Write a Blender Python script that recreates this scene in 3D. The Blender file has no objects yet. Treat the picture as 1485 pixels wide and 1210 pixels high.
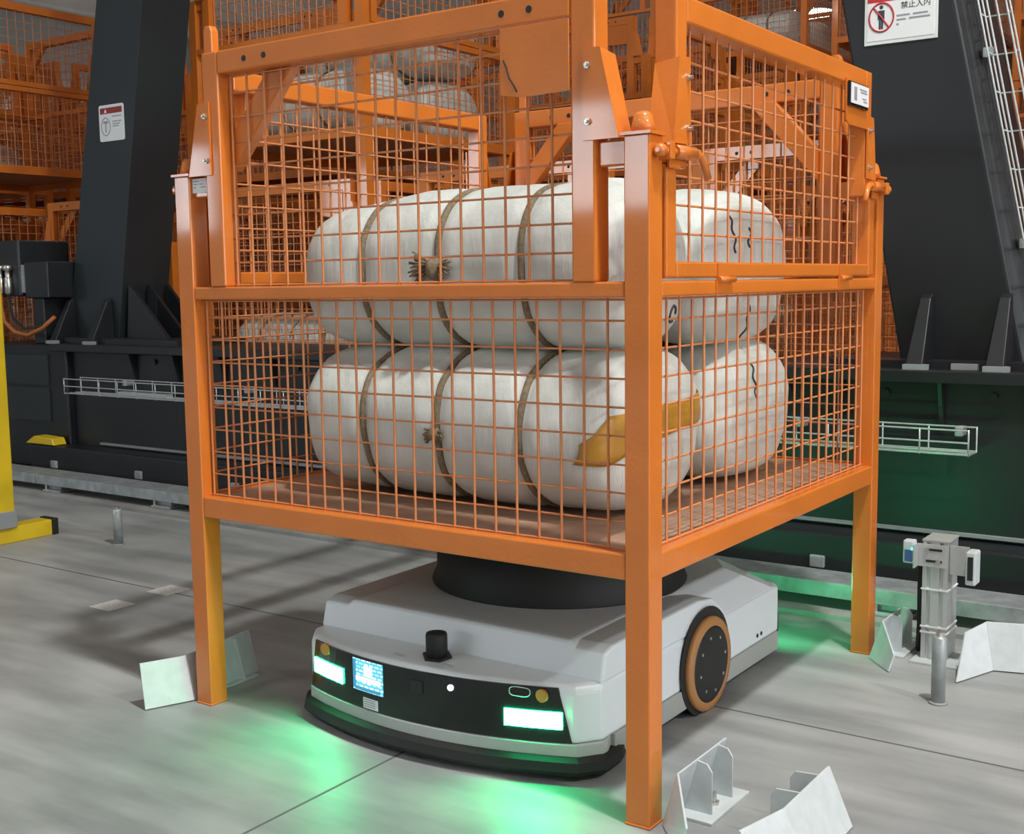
import bpy, bmesh, math, random
from mathutils import Vector, Matrix, noise
from mathutils.bvhtree import BVHTree
random.seed(7)
S = bpy.context.scene
C = S.collection
PI = math.pi

# ------------------------------------------------------------------ camera
CAM_POS = Vector((0.9915, -1.8369, 1.0))
yaw, pitch, roll = map(math.radians, (34.988, 6.474, -0.789))
fw = Vector((-math.sin(yaw)*math.cos(pitch), math.cos(yaw)*math.cos(pitch), -math.sin(pitch)))
rt = Vector((math.cos(yaw), math.sin(yaw), 0)); up = rt.cross(fw)
r2 = rt*math.cos(roll)+up*math.sin(roll); u2 = -rt*math.sin(roll)+up*math.cos(roll)
cd = bpy.data.cameras.new('camera'); cam = bpy.data.objects.new('camera', cd); C.objects.link(cam)
cam.matrix_world = Matrix(((r2.x, u2.x, -fw.x, CAM_POS.x), (r2.y, u2.y, -fw.y, CAM_POS.y), (r2.z, u2.z, -fw.z, CAM_POS.z), (0, 0, 0, 1)))
cd.sensor_width = 36; cd.lens = 36*1724.0/1485; cd.clip_start = 0.05; cd.clip_end = 200
S.camera = cam
# ------------------------------------------------------------------ world, view
w = bpy.data.worlds.new('hall_world'); S.world = w; w.use_nodes = True
w.node_tree.nodes['Background'].inputs[0].default_value = (0.85, 0.92, 1, 1)
w.node_tree.nodes['Background'].inputs[1].default_value = 0.05
S.view_settings.view_transform = 'Standard'; S.view_settings.look = 'None'
S.view_settings.gamma = 1; S.view_settings.use_curve_mapping = False
S.view_settings.exposure = 0.0
# hall lamps: (x, y, z, watts, diameter)
LAMPS = [(1.65, -0.42, 6.2, 300, .36), (6.2, -0.9, 6.2, 260, .45), (-2.0, -5.2, 6.2, 40, .5), (3.2, -5.6, 6.2, 40, .5),
         (-7.0, -4.5, 6.2, 60, .5), (-10.7, 6.8, 6.2, 22, .5), (-3.5, 6.6, 6.2, 14, .5), (1.0, 6.6, 6.2, 16, .5),  # back-row lamps are unseen, added to light the stored cages
         (-8.0, 21.5, 6.2, 40, .9), (-3.0, 13.5, 6.2, 20, .7), (-18.6, 13.4, 6.2, 420, .7)]  # unseen last lamp, boosted to brighten the far ceiling
WINDOW_STRENGTH = 13.0
DAYLIGHT_RIGHT = 6.0

# ------------------------------------------------------------------ materials
def mat(name, col, rough=.5, metal=0, bump=0, bscale=200, var=0, vscale=6, col2=None, coat=0, spec=.5, emis=None, estr=0, stretch=None, detail=4):
    m = bpy.data.materials.new(name); m.use_nodes = True
    nt = m.node_tree; b = nt.nodes['Principled BSDF']
    b.inputs['Base Color'].default_value = (*col, 1); b.inputs['Roughness'].default_value = rough
    b.inputs['Metallic'].default_value = metal; b.inputs['Coat Weight'].default_value = coat
    b.inputs['Coat Roughness'].default_value = .065
    b.inputs['Specular IOR Level'].default_value = spec
    if emis: b.inputs['Emission Color'].default_value = (*emis, 1); b.inputs['Emission Strength'].default_value = estr
    tc = nt.nodes.new('ShaderNodeTexCoord')
    src = tc.outputs['Object']
    if stretch:
        mp = nt.nodes.new('ShaderNodeMapping'); mp.inputs['Scale'].default_value = stretch
        nt.links.new(src, mp.inputs[0]); src = mp.outputs[0]
    if var:
        n = nt.nodes.new('ShaderNodeTexNoise'); n.inputs['Scale'].default_value = vscale; n.inputs['Detail'].default_value = detail
        r = nt.nodes.new('ShaderNodeValToRGB')
        c2 = col2 or tuple(c*(1-var) for c in col)
        r.color_ramp.elements[0].color = (*c2, 1); r.color_ramp.elements[1].color = (*col, 1)
        r.color_ramp.elements[0].position = .35; r.color_ramp.elements[1].position = .65
        nt.links.new(src, n.inputs['Vector']); nt.links.new(n.outputs['Fac'], r.inputs[0]); nt.links.new(r.outputs[0], b.inputs['Base Color'])
    if bump:
        n2 = nt.nodes.new('ShaderNodeTexNoise'); n2.inputs['Scale'].default_value = bscale; n2.inputs['Detail'].default_value = 2
        bp = nt.nodes.new('ShaderNodeBump'); bp.inputs['Strength'].default_value = bump; bp.inputs['Distance'].default_value = .002
        nt.links.new(src, n2.inputs['Vector']); nt.links.new(n2.outputs['Fac'], bp.inputs['Height']); nt.links.new(bp.outputs[0], b.inputs['Normal'])
    return m
ORANGE = mat('orange_paint', (.72, .197, .023), .42, bump=.30, bscale=90, var=.12, vscale=5, spec=.4, coat=.7)
WIRE = mat('orange_wire', (.66, .245, .09), .36)  # pinkish wire highlights are put into this paler orange
DECK = mat('deck_steel', (.50, .30, .20), .42, var=.3, vscale=14, bump=.1, bscale=60)
BLACK = mat('black_paint', (.016, .018, .021), .42, bump=.08, bscale=60, var=.25, vscale=3)
LIT_BLACK_GREY = mat('lit_black_and_grey', (.022, .03, .034), .38, bump=.06, bscale=40, var=.2, vscale=2)  # black left mast: bluish reflected light put into the colour; covers are grey
DARK = mat('dark_rubber', (.014, .015, .015), .6)
GLOSS = mat('black_gloss', (.008, .010, .010), .12)
STEEL = mat('galvanised_steel', (.46, .50, .51), .42, metal=.4, var=.3, vscale=25)
ZINC = mat('zinc_bolt', (.62, .60, .55), .3, metal=.9)
ALU = mat('aluminium', (.62, .64, .64), .35, metal=.55, var=.1, vscale=30)
TRAYM = mat('zinc_wire', (.66, .70, .70), .3, metal=.6)
WHITE = mat('white_paint', (.78, .80, .80), .4, var=.08, vscale=20)
WHITEG = mat('worn_white_paint', (.60, .65, .66), .45, var=.10, vscale=30)
BODY = mat('robot_white', (.74, .80, .84), .35, var=.05, vscale=4)
SKIRT = mat('robot_skirt_grey', (.36, .38, .36), .45)
LIP = mat('robot_lip_grey', (.42, .45, .44), .4)
TIRE = mat('tan_tyre', (.42, .20, .07), .55)
AMBER = mat('amber_lens', (.55, .22, .05), .3)
YELLOW = mat('yellow_paint', (.82, .58, .02), .4, var=.15, vscale=8)
GREYP = mat('grey_paint', (.30, .31, .33), .5)
CEIL = mat('ceiling_sheet', (.80, .74, .70), .8, var=.15, vscale=1)
WALL = mat('wall_panel', (.50, .50, .49), .8, var=.12, vscale=.6)
ROPE = mat('jute_rope', (.26, .20, .125), .9, bump=.8, bscale=160, var=.35, vscale=120)
TAPE = mat('ochre_tape', (.56, .29, .035), .38, var=.25, vscale=12)
INK = mat('marker_ink', (.05, .055, .06), .8)
PAPER = mat('label_paper', (.82, .84, .86), .5)
REDP = mat('sign_red', (.52, .03, .04), .45)
GREYINK = mat('grey_print', (.30, .31, .34), .6)
TAGP = mat('floor_label_grey', (.74, .74, .73), .6, var=.2, vscale=90)
GREENM = mat('green_lamp', (.0, .1, .03), .3, emis=(.012, 1, .32), estr=95)
TAILM = mat('green_tail_lamp', (.0, .1, .03), .3, emis=(.016, 1, .36), estr=64)
WHITEE = mat('white_lamp', (.8, .8, .8), .3, emis=(.95, 1, 1), estr=9)
BLUEL = mat('blue_led_panel', (.05, .12, .3), .3)
LAMPM = mat('lamp_diffuser', (.9, .9, .9), .5, emis=(1, .97, .92), estr=9)
HOSE = mat('orange_cable', (.42, .13, .03), .5)

def fabric():
    m = mat('woven_sack', (.69, .72, .685), .5, var=.12, vscale=9, col2=(.585, .625, .585))  # white cloth; the greenish tint of its shade is put into the colour
    nt = m.node_tree; b = nt.nodes['Principled BSDF']
    tc = nt.nodes.new('ShaderNodeTexCoord')
    n = nt.nodes.new('ShaderNodeTexNoise'); n.inputs['Scale'].default_value = 9; n.inputs['Detail'].default_value = 5
    mp = nt.nodes.new('ShaderNodeMapping'); mp.inputs['Scale'].default_value = (2.4, 2.4, .55)
    wv = nt.nodes.new('ShaderNodeTexWave'); wv.inputs['Scale'].default_value = 120; wv.inputs['Distortion'].default_value = 1
    ad = nt.nodes.new('ShaderNodeMath'); ad.operation = 'MULTIPLY_ADD'; ad.inputs[1].default_value = .03
    bp = nt.nodes.new('ShaderNodeBump'); bp.inputs['Strength'].default_value = .7; bp.inputs['Distance'].default_value = .012
    nt.links.new(tc.outputs['Object'], mp.inputs[0]); nt.links.new(mp.outputs[0], n.inputs['Vector'])
    nt.links.new(tc.outputs['Object'], wv.inputs['Vector'])
    nt.links.new(wv.outputs['Fac'], ad.inputs[0]); nt.links.new(n.outputs['Fac'], ad.inputs[2])
    nt.links.new(ad.outputs[0], bp.inputs['Height']); nt.links.new(bp.outputs[0], b.inputs['Normal'])
    return m
SACK = fabric()

def concrete():
    m = bpy.data.materials.new('concrete_floor'); m.use_nodes = True
    nt = m.node_tree; b = nt.nodes['Principled BSDF']; L = nt.links.new
    tc = nt.nodes.new('ShaderNodeTexCoord')
    def nz(scale, det, st=None):
        n = nt.nodes.new('ShaderNodeTexNoise'); n.inputs['Scale'].default_value = scale; n.inputs['Detail'].default_value = det
        if st:
            mp = nt.nodes.new('ShaderNodeMapping'); mp.inputs['Scale'].default_value = st; L(tc.outputs['Object'], mp.inputs[0]); L(mp.outputs[0], n.inputs['Vector'])
        else: L(tc.outputs['Object'], n.inputs['Vector'])
        return n
    n1 = nz(1.5, 6); n2 = nz(2.2, 5, (.7, 3.5, 1)); n3 = nz(60, 3)
    r1 = nt.nodes.new('ShaderNodeValToRGB'); r1.color_ramp.elements[0].color = (.275, .29, .29, 1); r1.color_ramp.elements[1].color = (.42, .435, .43, 1)
    r1.color_ramp.elements[0].position = .33; r1.color_ramp.elements[1].position = .68
    r2 = nt.nodes.new('ShaderNodeValToRGB'); r2.color_ramp.elements[0].color = (.72, .73, .74, 1); r2.color_ramp.elements[1].color = (1.06, 1.06, 1.05, 1)
    r2.color_ramp.elements[0].position = .36; r2.color_ramp.elements[1].position = .6
    mx = nt.nodes.new('ShaderNodeMix'); mx.data_type = 'RGBA'; mx.blend_type = 'MULTIPLY'; mx.inputs[0].default_value = 1
    L(n1.outputs['Fac'], r1.inputs[0]); L(n2.outputs['Fac'], r2.inputs[0]); L(r1.outputs[0], mx.inputs[6]); L(r2.outputs[0], mx.inputs[7])
    L(mx.outputs[2], b.inputs['Base Color'])
    rr = nt.nodes.new('ShaderNodeMapRange'); rr.inputs[3].default_value = .38; rr.inputs[4].default_value = .62
    L(n2.outputs['Fac'], rr.inputs[0]); L(rr.outputs[0], b.inputs['Roughness'])
    bp = nt.nodes.new('ShaderNodeBump'); bp.inputs['Strength'].default_value = .06; bp.inputs['Distance'].default_value = .003
    L(n3.outputs['Fac'], bp.inputs['Height']); L(bp.outputs[0], b.inputs['Normal'])
    return m
FLOOR = concrete()

def screen_mat():
    m = bpy.data.materials.new('robot_screen'); m.use_nodes = True
    nt = m.node_tree; b = nt.nodes['Principled BSDF']; L = nt.links.new
    tc = nt.nodes.new('ShaderNodeTexCoord'); br = nt.nodes.new('ShaderNodeTexBrick')
    br.inputs['Scale'].default_value = 30; br.inputs['Color1'].default_value = (.25, .85, .9, 1); br.inputs['Color2'].default_value = (.85, 1, 1, 1); br.inputs['Mortar'].default_value = (.1, .55, .75, 1)
    br.inputs['Mortar Size'].default_value = .06
    mp = nt.nodes.new('ShaderNodeMapping'); mp.inputs['Rotation'].default_value = (PI/2, 0, 0)
    L(tc.outputs['Object'], mp.inputs[0]); L(mp.outputs[0], br.inputs['Vector']); L(br.outputs[0], b.inputs['Emission Color'])
    b.inputs['Base Color'].default_value = (.02, .05, .06, 1); b.inputs['Emission Strength'].default_value = 1.2; b.inputs['Roughness'].default_value = .2
    return m
SCREEN = screen_mat()
def window_mat():
    m = mat('daylit_pane', (.6, .65, .7), .2, emis=(.82, .92, 1), estr=WINDOW_STRENGTH); return m
PANE = window_mat()
PANE_R = mat('daylit_door_glass', (.6, .65, .7), .2, emis=(.95, .97, 1), estr=DAYLIGHT_RIGHT)

# ------------------------------------------------------------------ mesh helpers
class MB:
    def __init__(s): s.v = []; s.f = []; s.sm = []
    def add(s, vs, fs, smooth=False):
        o = len(s.v); s.v += [tuple(v) for v in vs]; s.f += [tuple(i+o for i in f) for f in fs]; s.sm += [smooth]*len(fs); return s
    def box(s, x0, x1, y0, y1, z0, z1):
        return s.hexa([(x0, y0, z0), (x1, y0, z0), (x1, y1, z0), (x0, y1, z0)], [(x0, y0, z1), (x1, y0, z1), (x1, y1, z1), (x0, y1, z1)])
    def hexa(s, b, t):
        return s.add(list(b)+list(t), [(3, 2, 1, 0), (4, 5, 6, 7), (0, 1, 5, 4), (1, 2, 6, 5), (2, 3, 7, 6), (3, 0, 4, 7)])
    def prism(s, poly, d):          # poly: 3D points, extruded by vector d
        n = len(poly); d = Vector(d); a = [Vector(p) for p in poly]
        return s.add(a+[p+d for p in a], [tuple(range(n-1, -1, -1)), tuple(range(n, 2*n))]+[(i, (i+1) % n, n+(i+1) % n, n+i) for i in range(n)])
    def cyl(s, p0, p1, r, n=12, r1=None, caps=True, smooth=True):
        p0, p1 = Vector(p0), Vector(p1); r1 = r if r1 is None else r1
        d = (p1-p0).normalized(); a = d.orthogonal().normalized(); b = d.cross(a)
        vs = [p0+(a*math.cos(t)+b*math.sin(t))*r for t in [2*PI*i/n for i in range(n)]]+[p1+(a*math.cos(t)+b*math.sin(t))*r1 for t in [2*PI*i/n for i in range(n)]]
        s.add(vs, [(i, (i+1) % n, n+(i+1) % n, n+i) for i in range(n)], smooth)
        if caps: s.add(vs, [tuple(range(n-1, -1, -1)), tuple(range(n, 2*n))])
        return s
    def tube(s, pts, r, n=8, closed=False, caps=True):
        pts = [Vector(p) for p in pts]; N = len(pts); o = len(s.v); prev = None
        for i, p in enumerate(pts):
            d = (pts[(i+1) % N]-pts[i-1]) if closed else (pts[min(i+1, N-1)]-pts[max(i-1, 0)])
            d.normalize()
            a = d.orthogonal() if prev is None else (prev-d*prev.dot(d))
            a.normalize(); prev = a; b = d.cross(a)
            s.v += [tuple(p+(a*math.cos(2*PI*k/n)+b*math.sin(2*PI*k/n))*r) for k in range(n)]
        for i in range(N if closed else N-1):
            j = (i+1) % N
            for k in range(n):
                s.f.append((o+i*n+k, o+i*n+(k+1) % n, o+j*n+(k+1) % n, o+j*n+k)); s.sm.append(True)
        if caps and not closed:
            s.f.append(tuple(o+k for k in range(n-1, -1, -1))); s.sm.append(False)
            s.f.append(tuple(o+(N-1)*n+k for k in range(n))); s.sm.append(False)
        return s
    def lathe(s, prof, c, axis='z', n=32):   # prof: (radius, height)
        o = len(s.v); c = Vector(c)
        for r, h in prof:
            for k in range(n):
                t = 2*PI*k/n; a, b = r*math.cos(t), r*math.sin(t)
                s.v.append(tuple(c+(Vector((a, b, h)) if axis == 'z' else Vector((h, a, b)) if axis == 'x' else Vector((b, h, a)))))
        for i in range(len(prof)-1):
            for k in range(n):
                s.f.append((o+i*n+k, o+i*n+(k+1) % n, o+(i+1)*n+(k+1) % n, o+(i+1)*n+k)); s.sm.append(True)
        s.f.append(tuple(o+k for k in range(n-1, -1, -1))); s.sm.append(False)
        s.f.append(tuple(o+(len(prof)-1)*n+k for k in range(n))); s.sm.append(False)
        return s
    def xf(s, M):
        s.v = [tuple(M @ Vector(v)) for v in s.v]; return s
    def build(s, name, m, parent=None, bevel=0, loc=None):
        me = bpy.data.meshes.new(name); me.from_pydata(s.v, [], s.f)
        me.polygons.foreach_set('use_smooth', s.sm)
        bm = bmesh.new(); bm.from_mesh(me); bmesh.ops.recalc_face_normals(bm, faces=bm.faces); bm.to_mesh(me); bm.free()
        me.materials.append(m)
        o = bpy.data.objects.new(name, me); C.objects.link(o)
        if parent: o.parent = parent
        if loc: o.location = loc
        if bevel:
            b = o.modifiers.new('bevel', 'BEVEL'); b.width = bevel; b.segments = 2; b.limit_method = 'ANGLE'
        return o
def box(*a): return MB().box(*a)
def thing(name, label, cat, loc=(0, 0, 0), rz=0, group=None):
    o = bpy.data.objects.new(name, None); C.objects.link(o); o.location = loc; o.rotation_euler = (0, 0, rz); o.empty_display_size = .1
    o['label'] = label; o['category'] = cat
    if group: o['group'] = group
    return o
def tag(o, label, cat, group=None):
    o['label'] = label; o['category'] = cat
    if group: o['group'] = group
    return o
def struct(o): o['kind'] = 'structure'; return o
def stuff(o): o['kind'] = 'stuff'; return o
KIDS = {}
def kids_of(o):
    return [c for c in C.objects if c.parent == o]
def text_mesh(txt, size, name, m, parent, M, thick=.0006):
    cu = bpy.data.curves.new(name, 'FONT'); cu.body = txt; cu.size = size; cu.extrude = thick; cu.align_x = 'LEFT'
    t = bpy.data.objects.new('tmp_text', cu); C.objects.link(t)
    dg = bpy.context.evaluated_depsgraph_get(); me = bpy.data.meshes.new_from_object(t.evaluated_get(dg))
    bpy.data.objects.remove(t)
    me.materials.clear(); me.materials.append(m); me.transform(M)
    o = bpy.data.objects.new(name, me); C.objects.link(o); o.parent = parent; return o

# ------------------------------------------------------------------ setting
HX0, HX1, HY0, HY1, HZ = -24, 16, -13, 27, 7.4
struct(box(HX0, HX1, HY0, HY1, -.2, 0).build('floor', FLOOR))
ceil_o = struct(box(HX0, HX1, HY0, HY1, HZ, HZ+.2).build('ceiling', CEIL))
struct(box(HX0-.2, HX0, HY0, HY1, 0, HZ).build('wall_left', WALL)); struct(box(HX1, HX1+.2, HY0, HY1, 0, HZ).build('wall_right', WALL))
struct(box(HX0, HX1, HY1, HY1+.2, 0, HZ).build('wall_back', WALL)); struct(box(HX0, HX1, HY0-.2, HY0, 0, HZ).build('wall_front', WALL))
nwin = 0
for x in (-16.9, -12.0, -7.5):      # glazed strip in the wall behind the camera
    nwin += 1
    fr = MB(); hw = 1.0; z0, z1 = 2.02, 3.5
    for a in ((x-hw-.08, x+hw+.08, HY0+.001, HY0+.07, z0-.08, z0), (x-hw-.08, x+hw+.08, HY0+.001, HY0+.07, z1, z1+.08), (x-hw-.08, x-hw, HY0+.001, HY0+.07, z0, z1), (x+hw, x+hw+.08, HY0+.001, HY0+.07, z0, z1), (x-.05, x+.05, HY0+.001, HY0+.06, z0, z1)): fr.box(*a)
    wo = struct(fr.build('window_%d' % nwin, GREYP))
    for sx in (-1, 1): box(x+(-hw if sx < 0 else .05), x+(-.05 if sx < 0 else hw), HY0+.01, HY0+.03, z0, z1).build('pane', PANE, wo)
for y in (-8.2, -4.6, -1.0, 2.6):      # tall glazed bays in the right-hand wall
    nwin += 1
    X0 = HX1
    fr = MB()
    for a in ((X0-.07, X0-.001, y-1.7, y+1.7, .9, .98), (X0-.07, X0-.001, y-1.7, y+1.7, 5.0, 5.08), (X0-.07, X0-.001, y-1.7, y-1.62, .98, 5.0), (X0-.07, X0-.001, y+1.62, y+1.7, .98, 5.0), (X0-.06, X0-.001, y-.03, y+.03, .98, 5.0)): fr.box(*a)
    wo = struct(fr.build('window_%d' % nwin, GREYP))
    for sy in (-1, 1): box(X0-.03, X0-.01, y+(-1.62 if sy < 0 else .03), y+(-.03 if sy < 0 else 1.62), .98, 5.0).build('pane', PANE_R, wo)
for i, x in enumerate(range(-22, 15, 4)):   # roof beams
    struct(MB().box(x-.1, x+.1, HY0, HY1, HZ-.42, HZ-.38).box(x-.02, x+.02, HY0, HY1, HZ-.38, HZ-.03).box(x-.1, x+.1, HY0, HY1, HZ-.03, HZ-.001).build('trim_%d' % (i+1), CEIL))
JOINT = mat('joint_filler', (.12, .125, .125), .8)
struct(box(-.618, -.612, -13, 1.44, -.01, .0006).build('trim_20', JOINT)); struct(box(-12, 8, .645, .651, -.01, .0006).build('trim_21', JOINT))
struct(box(-12, 8, -3.2, -3.194, -.01, .0006).build('trim_22', JOINT)); struct(box(-5.62, -5.614, -13, 1.44, -.01, .0006).build('trim_24', JOINT))
PLINTH = mat('grout_plinth', (.34, .34, .33), .7, var=.25, vscale=7)
struct(box(-9, 5, 1.49, 2.56, -.01, .014).build('trim_23', PLINTH))

for i, (x, y, z, wts, dia) in enumerate(LAMPS):
    lab = ['overhead', 'right-hand', '', '', '', '', '', '', 'far round', '', ''][i]
    lt = thing('ceiling_lamp', 'unseen round white high-bay lamp hanging from the hall ceiling' if i != 8 else 'far round white lamp glowing through the wire mesh, top right', 'lamp', (x, y, z), group='hall ceiling lamps')
    MB().lathe([(dia*.5, 0), (dia*.5, .05), (dia*.25, .16), (.06, .18)], (0, 0, .02), n=24).build('lamp_housing', GREYP, lt)
    MB().lathe([(dia*.47, 0), (dia*.44, -.05), (dia*.30, -.10), (dia*.1, -.125)], (0, 0, .006), n=24).build('lamp_diffuser', LAMPM, lt)
    MB().cyl((0, 0, .2), (0, 0, HZ-z+.0), .012).build('suspension_rod', GREYP, lt)
    ld = bpy.data.lights.new('lamp_light', 'AREA'); ld.shape = 'DISK'; ld.size = dia*.9; ld.energy = wts; ld.color = (1, .99, .955)
    lo = bpy.data.objects.new('lamp_light', ld); C.objects.link(lo); lo.parent = lt; lo.location = (0, 0, -.15)

# ------------------------------------------------------------------ storage cage
W, D, P = 1.234, 1.27, .05
def wires(verts, horiz, rv=.0027, rh=.0022):
    m = MB()
    for a, b in verts: m.cyl(a, b, rv, 6, caps=False)
    for a, b in horiz: m.cyl(a, b, rh, 6, caps=False)
    return m
def frange(a, b, step):
    n = max(1, round((b-a)/step)); return [a+(b-a)*i/n for i in range(1, n)]
def make_cage(label, full=True, loc=(0, 0, 0)):
    bv = .004 if full else 0
    t = thing('storage_cage', label, 'cage', loc)
    for cx in (0, W-P):
        for cy in (0, D-P):
            p = MB().box(cx, cx+P, cy, cy+P, .004, 1.25).box(cx-.002, cx+P+.002, cy-.002, cy+P+.002, 0, .005).build('post', ORANGE, t, bv)
            if full:
                MB().box(cx-.005, cx+P+.005, cy-.005, cy+P+.005, 1.25, 1.2555).lathe([(.0225, 1.2555), (.0205, 1.268), (.0165, 1.284), (.012, 1.290), (.004, 1.292)], (cx+P/2, cy+P/2, 0), n=16).build('stacking_pin', ORANGE, p)
    def rails(z0, z1, nm, ins=.0015):
        for y0, y1 in ((ins, P-ins), (D-P+ins, D-ins)): box(P, W-P, y0, y1, z0, z1).build(nm, ORANGE, t, bv)
        for x0, x1 in ((ins, P-ins), (W-P+ins, W-ins)): box(x0, x1, P, D-P, z0, z1).build(nm, ORANGE, t, bv)
    rails(.460, .509, 'bottom_rail'); rails(.9695, .9985, 'middle_rail')
    box(P, W-P, P, D-P, .497, .508).build('deck', DECK, t)
    zs = [.508+.0525*i-.0 for i in range(1, 9)]
    for y in (.030, D-.030):
        stuff(wires([((x, y, .5), (x, y, .975)) for x in [P+.0085]+frange(P+.008, W-P, .0522)], [((P, y+.005 if y < 1 else y-.005, z), (W-P, y+.005 if y < 1 else y-.005, z)) for z in zs]+[((P, y, .512), (W-P, y, .512)), ((P, y, .966), (W-P, y, .966))]).build('wire_mesh', WIRE, t))
        x0, x1 = .158, W-.158
        hz = [.9985+.0535*i for i in range(1, 9)]
        vx = [((x, y, .99), (x, y, 1.47)) for x in [x0+.01]+frange(x0+.008, x1-.006, .0523)+[x1-.006]]
        stuff(wires(vx, [((x0, y+.005 if y < 1 else y-.005, z), (x1, y+.005 if y < 1 else y-.005, z)) for z in hz]+[((x0, y, 1.002), (x1, y, 1.002)), ((x0, y, 1.461), (x1, y, 1.461))]).build('wire_mesh', WIRE, t))
    for x in (.030, W-.030):
        s = .005 if x < 1 else -.005
        stuff(wires([((x, y, .5), (x, y, .975)) for y in frange(P+.02, D-P-.0, .0522)+[D-P-.012]], [((x+s, P, z), (x+s, D-P, z)) for z in zs]+[((x, P, .512), (x, D-P, .512)), ((x, P, .966), (x, D-P, .966))]).build('wire_mesh', WIRE, t))
    # upper end frames (front and back)
    for fy, sy in ((0, 1), (D, -1)):
        def Y(a, b): return tuple(sorted((fy+sy*a, fy+sy*b)))
        for sx in (0, 1):
            def X(a, b): return (a, b) if sx == 0 else (W-b, W-a)
            u = MB().box(*X(.108, .158), *Y(0, .05), .9985, 1.515).build('upright', ORANGE, t, bv)
            if full:
                xx = X(.111, .138); yy = Y(.006, .028); xc = (xx[0]+xx[1])/2
                MB().prism([(xx[0], yy[0], 1.51), (xx[1], yy[0], 1.51), (xx[1], yy[0], 1.562), (xc+.008, yy[0], 1.574), (xc-.008, yy[0], 1.574), (xx[0], yy[0], 1.562)], (0, yy[1]-yy[0], 0)).build('stacking_tab', ORANGE, u, .003)
            box(*X(P, .108), *Y(.012, .05), 1.200, 1.246).build('stub', ORANGE, t, bv)
            # guide bracket: trapezoid plate with a turned flange on the slanted edge
            def q(x): return x if sx == 0 else W-x
            yp0, yp1 = fy-sy*.0045, fy-sy*.0005
            g = MB().prism([(q(.131), yp0, 1.247), (q(.131), yp0, 1.407), (q(.095), yp0, 1.405), (q(.058), yp0, 1.247)], (0, yp1-yp0, 0))
            yf0, yf1 = fy-sy*.0046, fy+sy*.045
            g.hexa([(q(.0575), yf0, 1.2468), (q(.061), yf0, 1.2468), (q(.0600), yf1, 1.2468), (q(.0565), yf1, 1.2468)], [(q(.0945), yf0, 1.4052), (q(.098), yf0, 1.4052), (q(.095), yf1, 1.398), (q(.0915), yf1, 1.398)])
            gb = g.build('guide_bracket', ORANGE, t)
            if full:
                for zb in (1.279, 1.376): MB().cyl((q(.119), fy-sy*.004, zb), (q(.119), fy-sy*.0085, zb), .0065, 6, smooth=False).cyl((q(.119), fy-sy*.0085, zb), (q(.119), fy-sy*.014, zb), .0032, 8).build('bolt', ZINC, gb)
            # corner brace / plate
            if not (fy == 0 and sx == 1):
                yb = Y(.036, .066)
                br = MB().hexa([(q(.158), yb[0], 1.255), (q(.158), yb[1], 1.255), (q(.158), yb[1], 1.335), (q(.158), yb[0], 1.335)],
                               [(q(.352), yb[0], 1.467), (q(.352), yb[1], 1.467), (q(.277), yb[1], 1.467), (q(.277), yb[0], 1.467)])
                br.build('corner_brace', ORANGE, t, .003 if full else 0)
        bm_ = MB().box(.158, W-.158, *Y(0, .05), 1.465, 1.515).build('top_beam', ORANGE, t, bv)
        for xh in (.245, .306, W-.306, W-.245):
            MB().cyl((xh, fy-sy*.0008, 1.489), (xh, fy+sy*.004, 1.489), .0068, 10).build('bolt_hole_shade', DARK, bm_)  # flat black disc painted in for the shade of a hole
            if full: MB().cyl((xh, fy+sy*.0508, 1.489), (xh, fy+sy*.046, 1.489), .0068, 10).build('bolt_hole_shade', DARK, bm_)
    MB().prism([(W-.308, -.004, 1.462), (W-.308, -.004, 1.343), (W-.262, -.004, 1.335), (W-.1585, -.004, 1.337), (W-.1585, -.004, 1.462)], (0, .0035, 0)).build('gusset_plate', ORANGE, t, .001 if full else 0)
    # side doors: +x and, turned half round, -x
    for half in (0, 1):
        M = Matrix.Identity(4) if half == 0 else Matrix.Translation((W, D, 0)) @ Matrix.Rotation(PI, 4, 'Z')
        f = MB(); x0, x1 = W-.048, W-.002
        f.box(x0, x1, .106, .148, 1.2, 1.505).box(x0, x1, 1.122, 1.164, 1.2, 1.505).box(x0, x1, .148, 1.122, 1.458, 1.505)
        f.box(x0, x1, .068, .108, 1.003, 1.205).box(x0, x1, 1.162, 1.202, 1.003, 1.205).box(x0, x1, .108, 1.162, 1.003, 1.033)
        f.box(x0, x1, .068, .106, 1.205, 1.235).box(x0, x1, 1.164, 1.202, 1.205, 1.235)
        d = f.xf(M).build('door', ORANGE, t, bv)
        xm = W-.025
        vv = [((xm, y, 1.025), (xm, y, 1.462)) for y in frange(.145, 1.125, .058)]+[((xm, y, 1.025), (xm, y, 1.205)) for y in (.132, 1.137)]
        hh = [((xm-.005, .108 if z < 1.2 else .148, z), (xm-.005, 1.162 if z < 1.2 else 1.122, z)) for z in (1.085, 1.1375, 1.19, 1.2425, 1.295, 1.348, 1.40)]
        stuff(wires(vv, hh, .0027, .0025).xf(M).build('wire_mesh', WIRE, d))
        MB().prism([(W, .966, 1.468), (W, .970, 1.372), (W, .985, 1.362), (W, 1.132, 1.362), (W, 1.132, 1.468)], (.003, 0, 0)).xf(M).build('gusset_plate', ORANGE, d)
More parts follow.
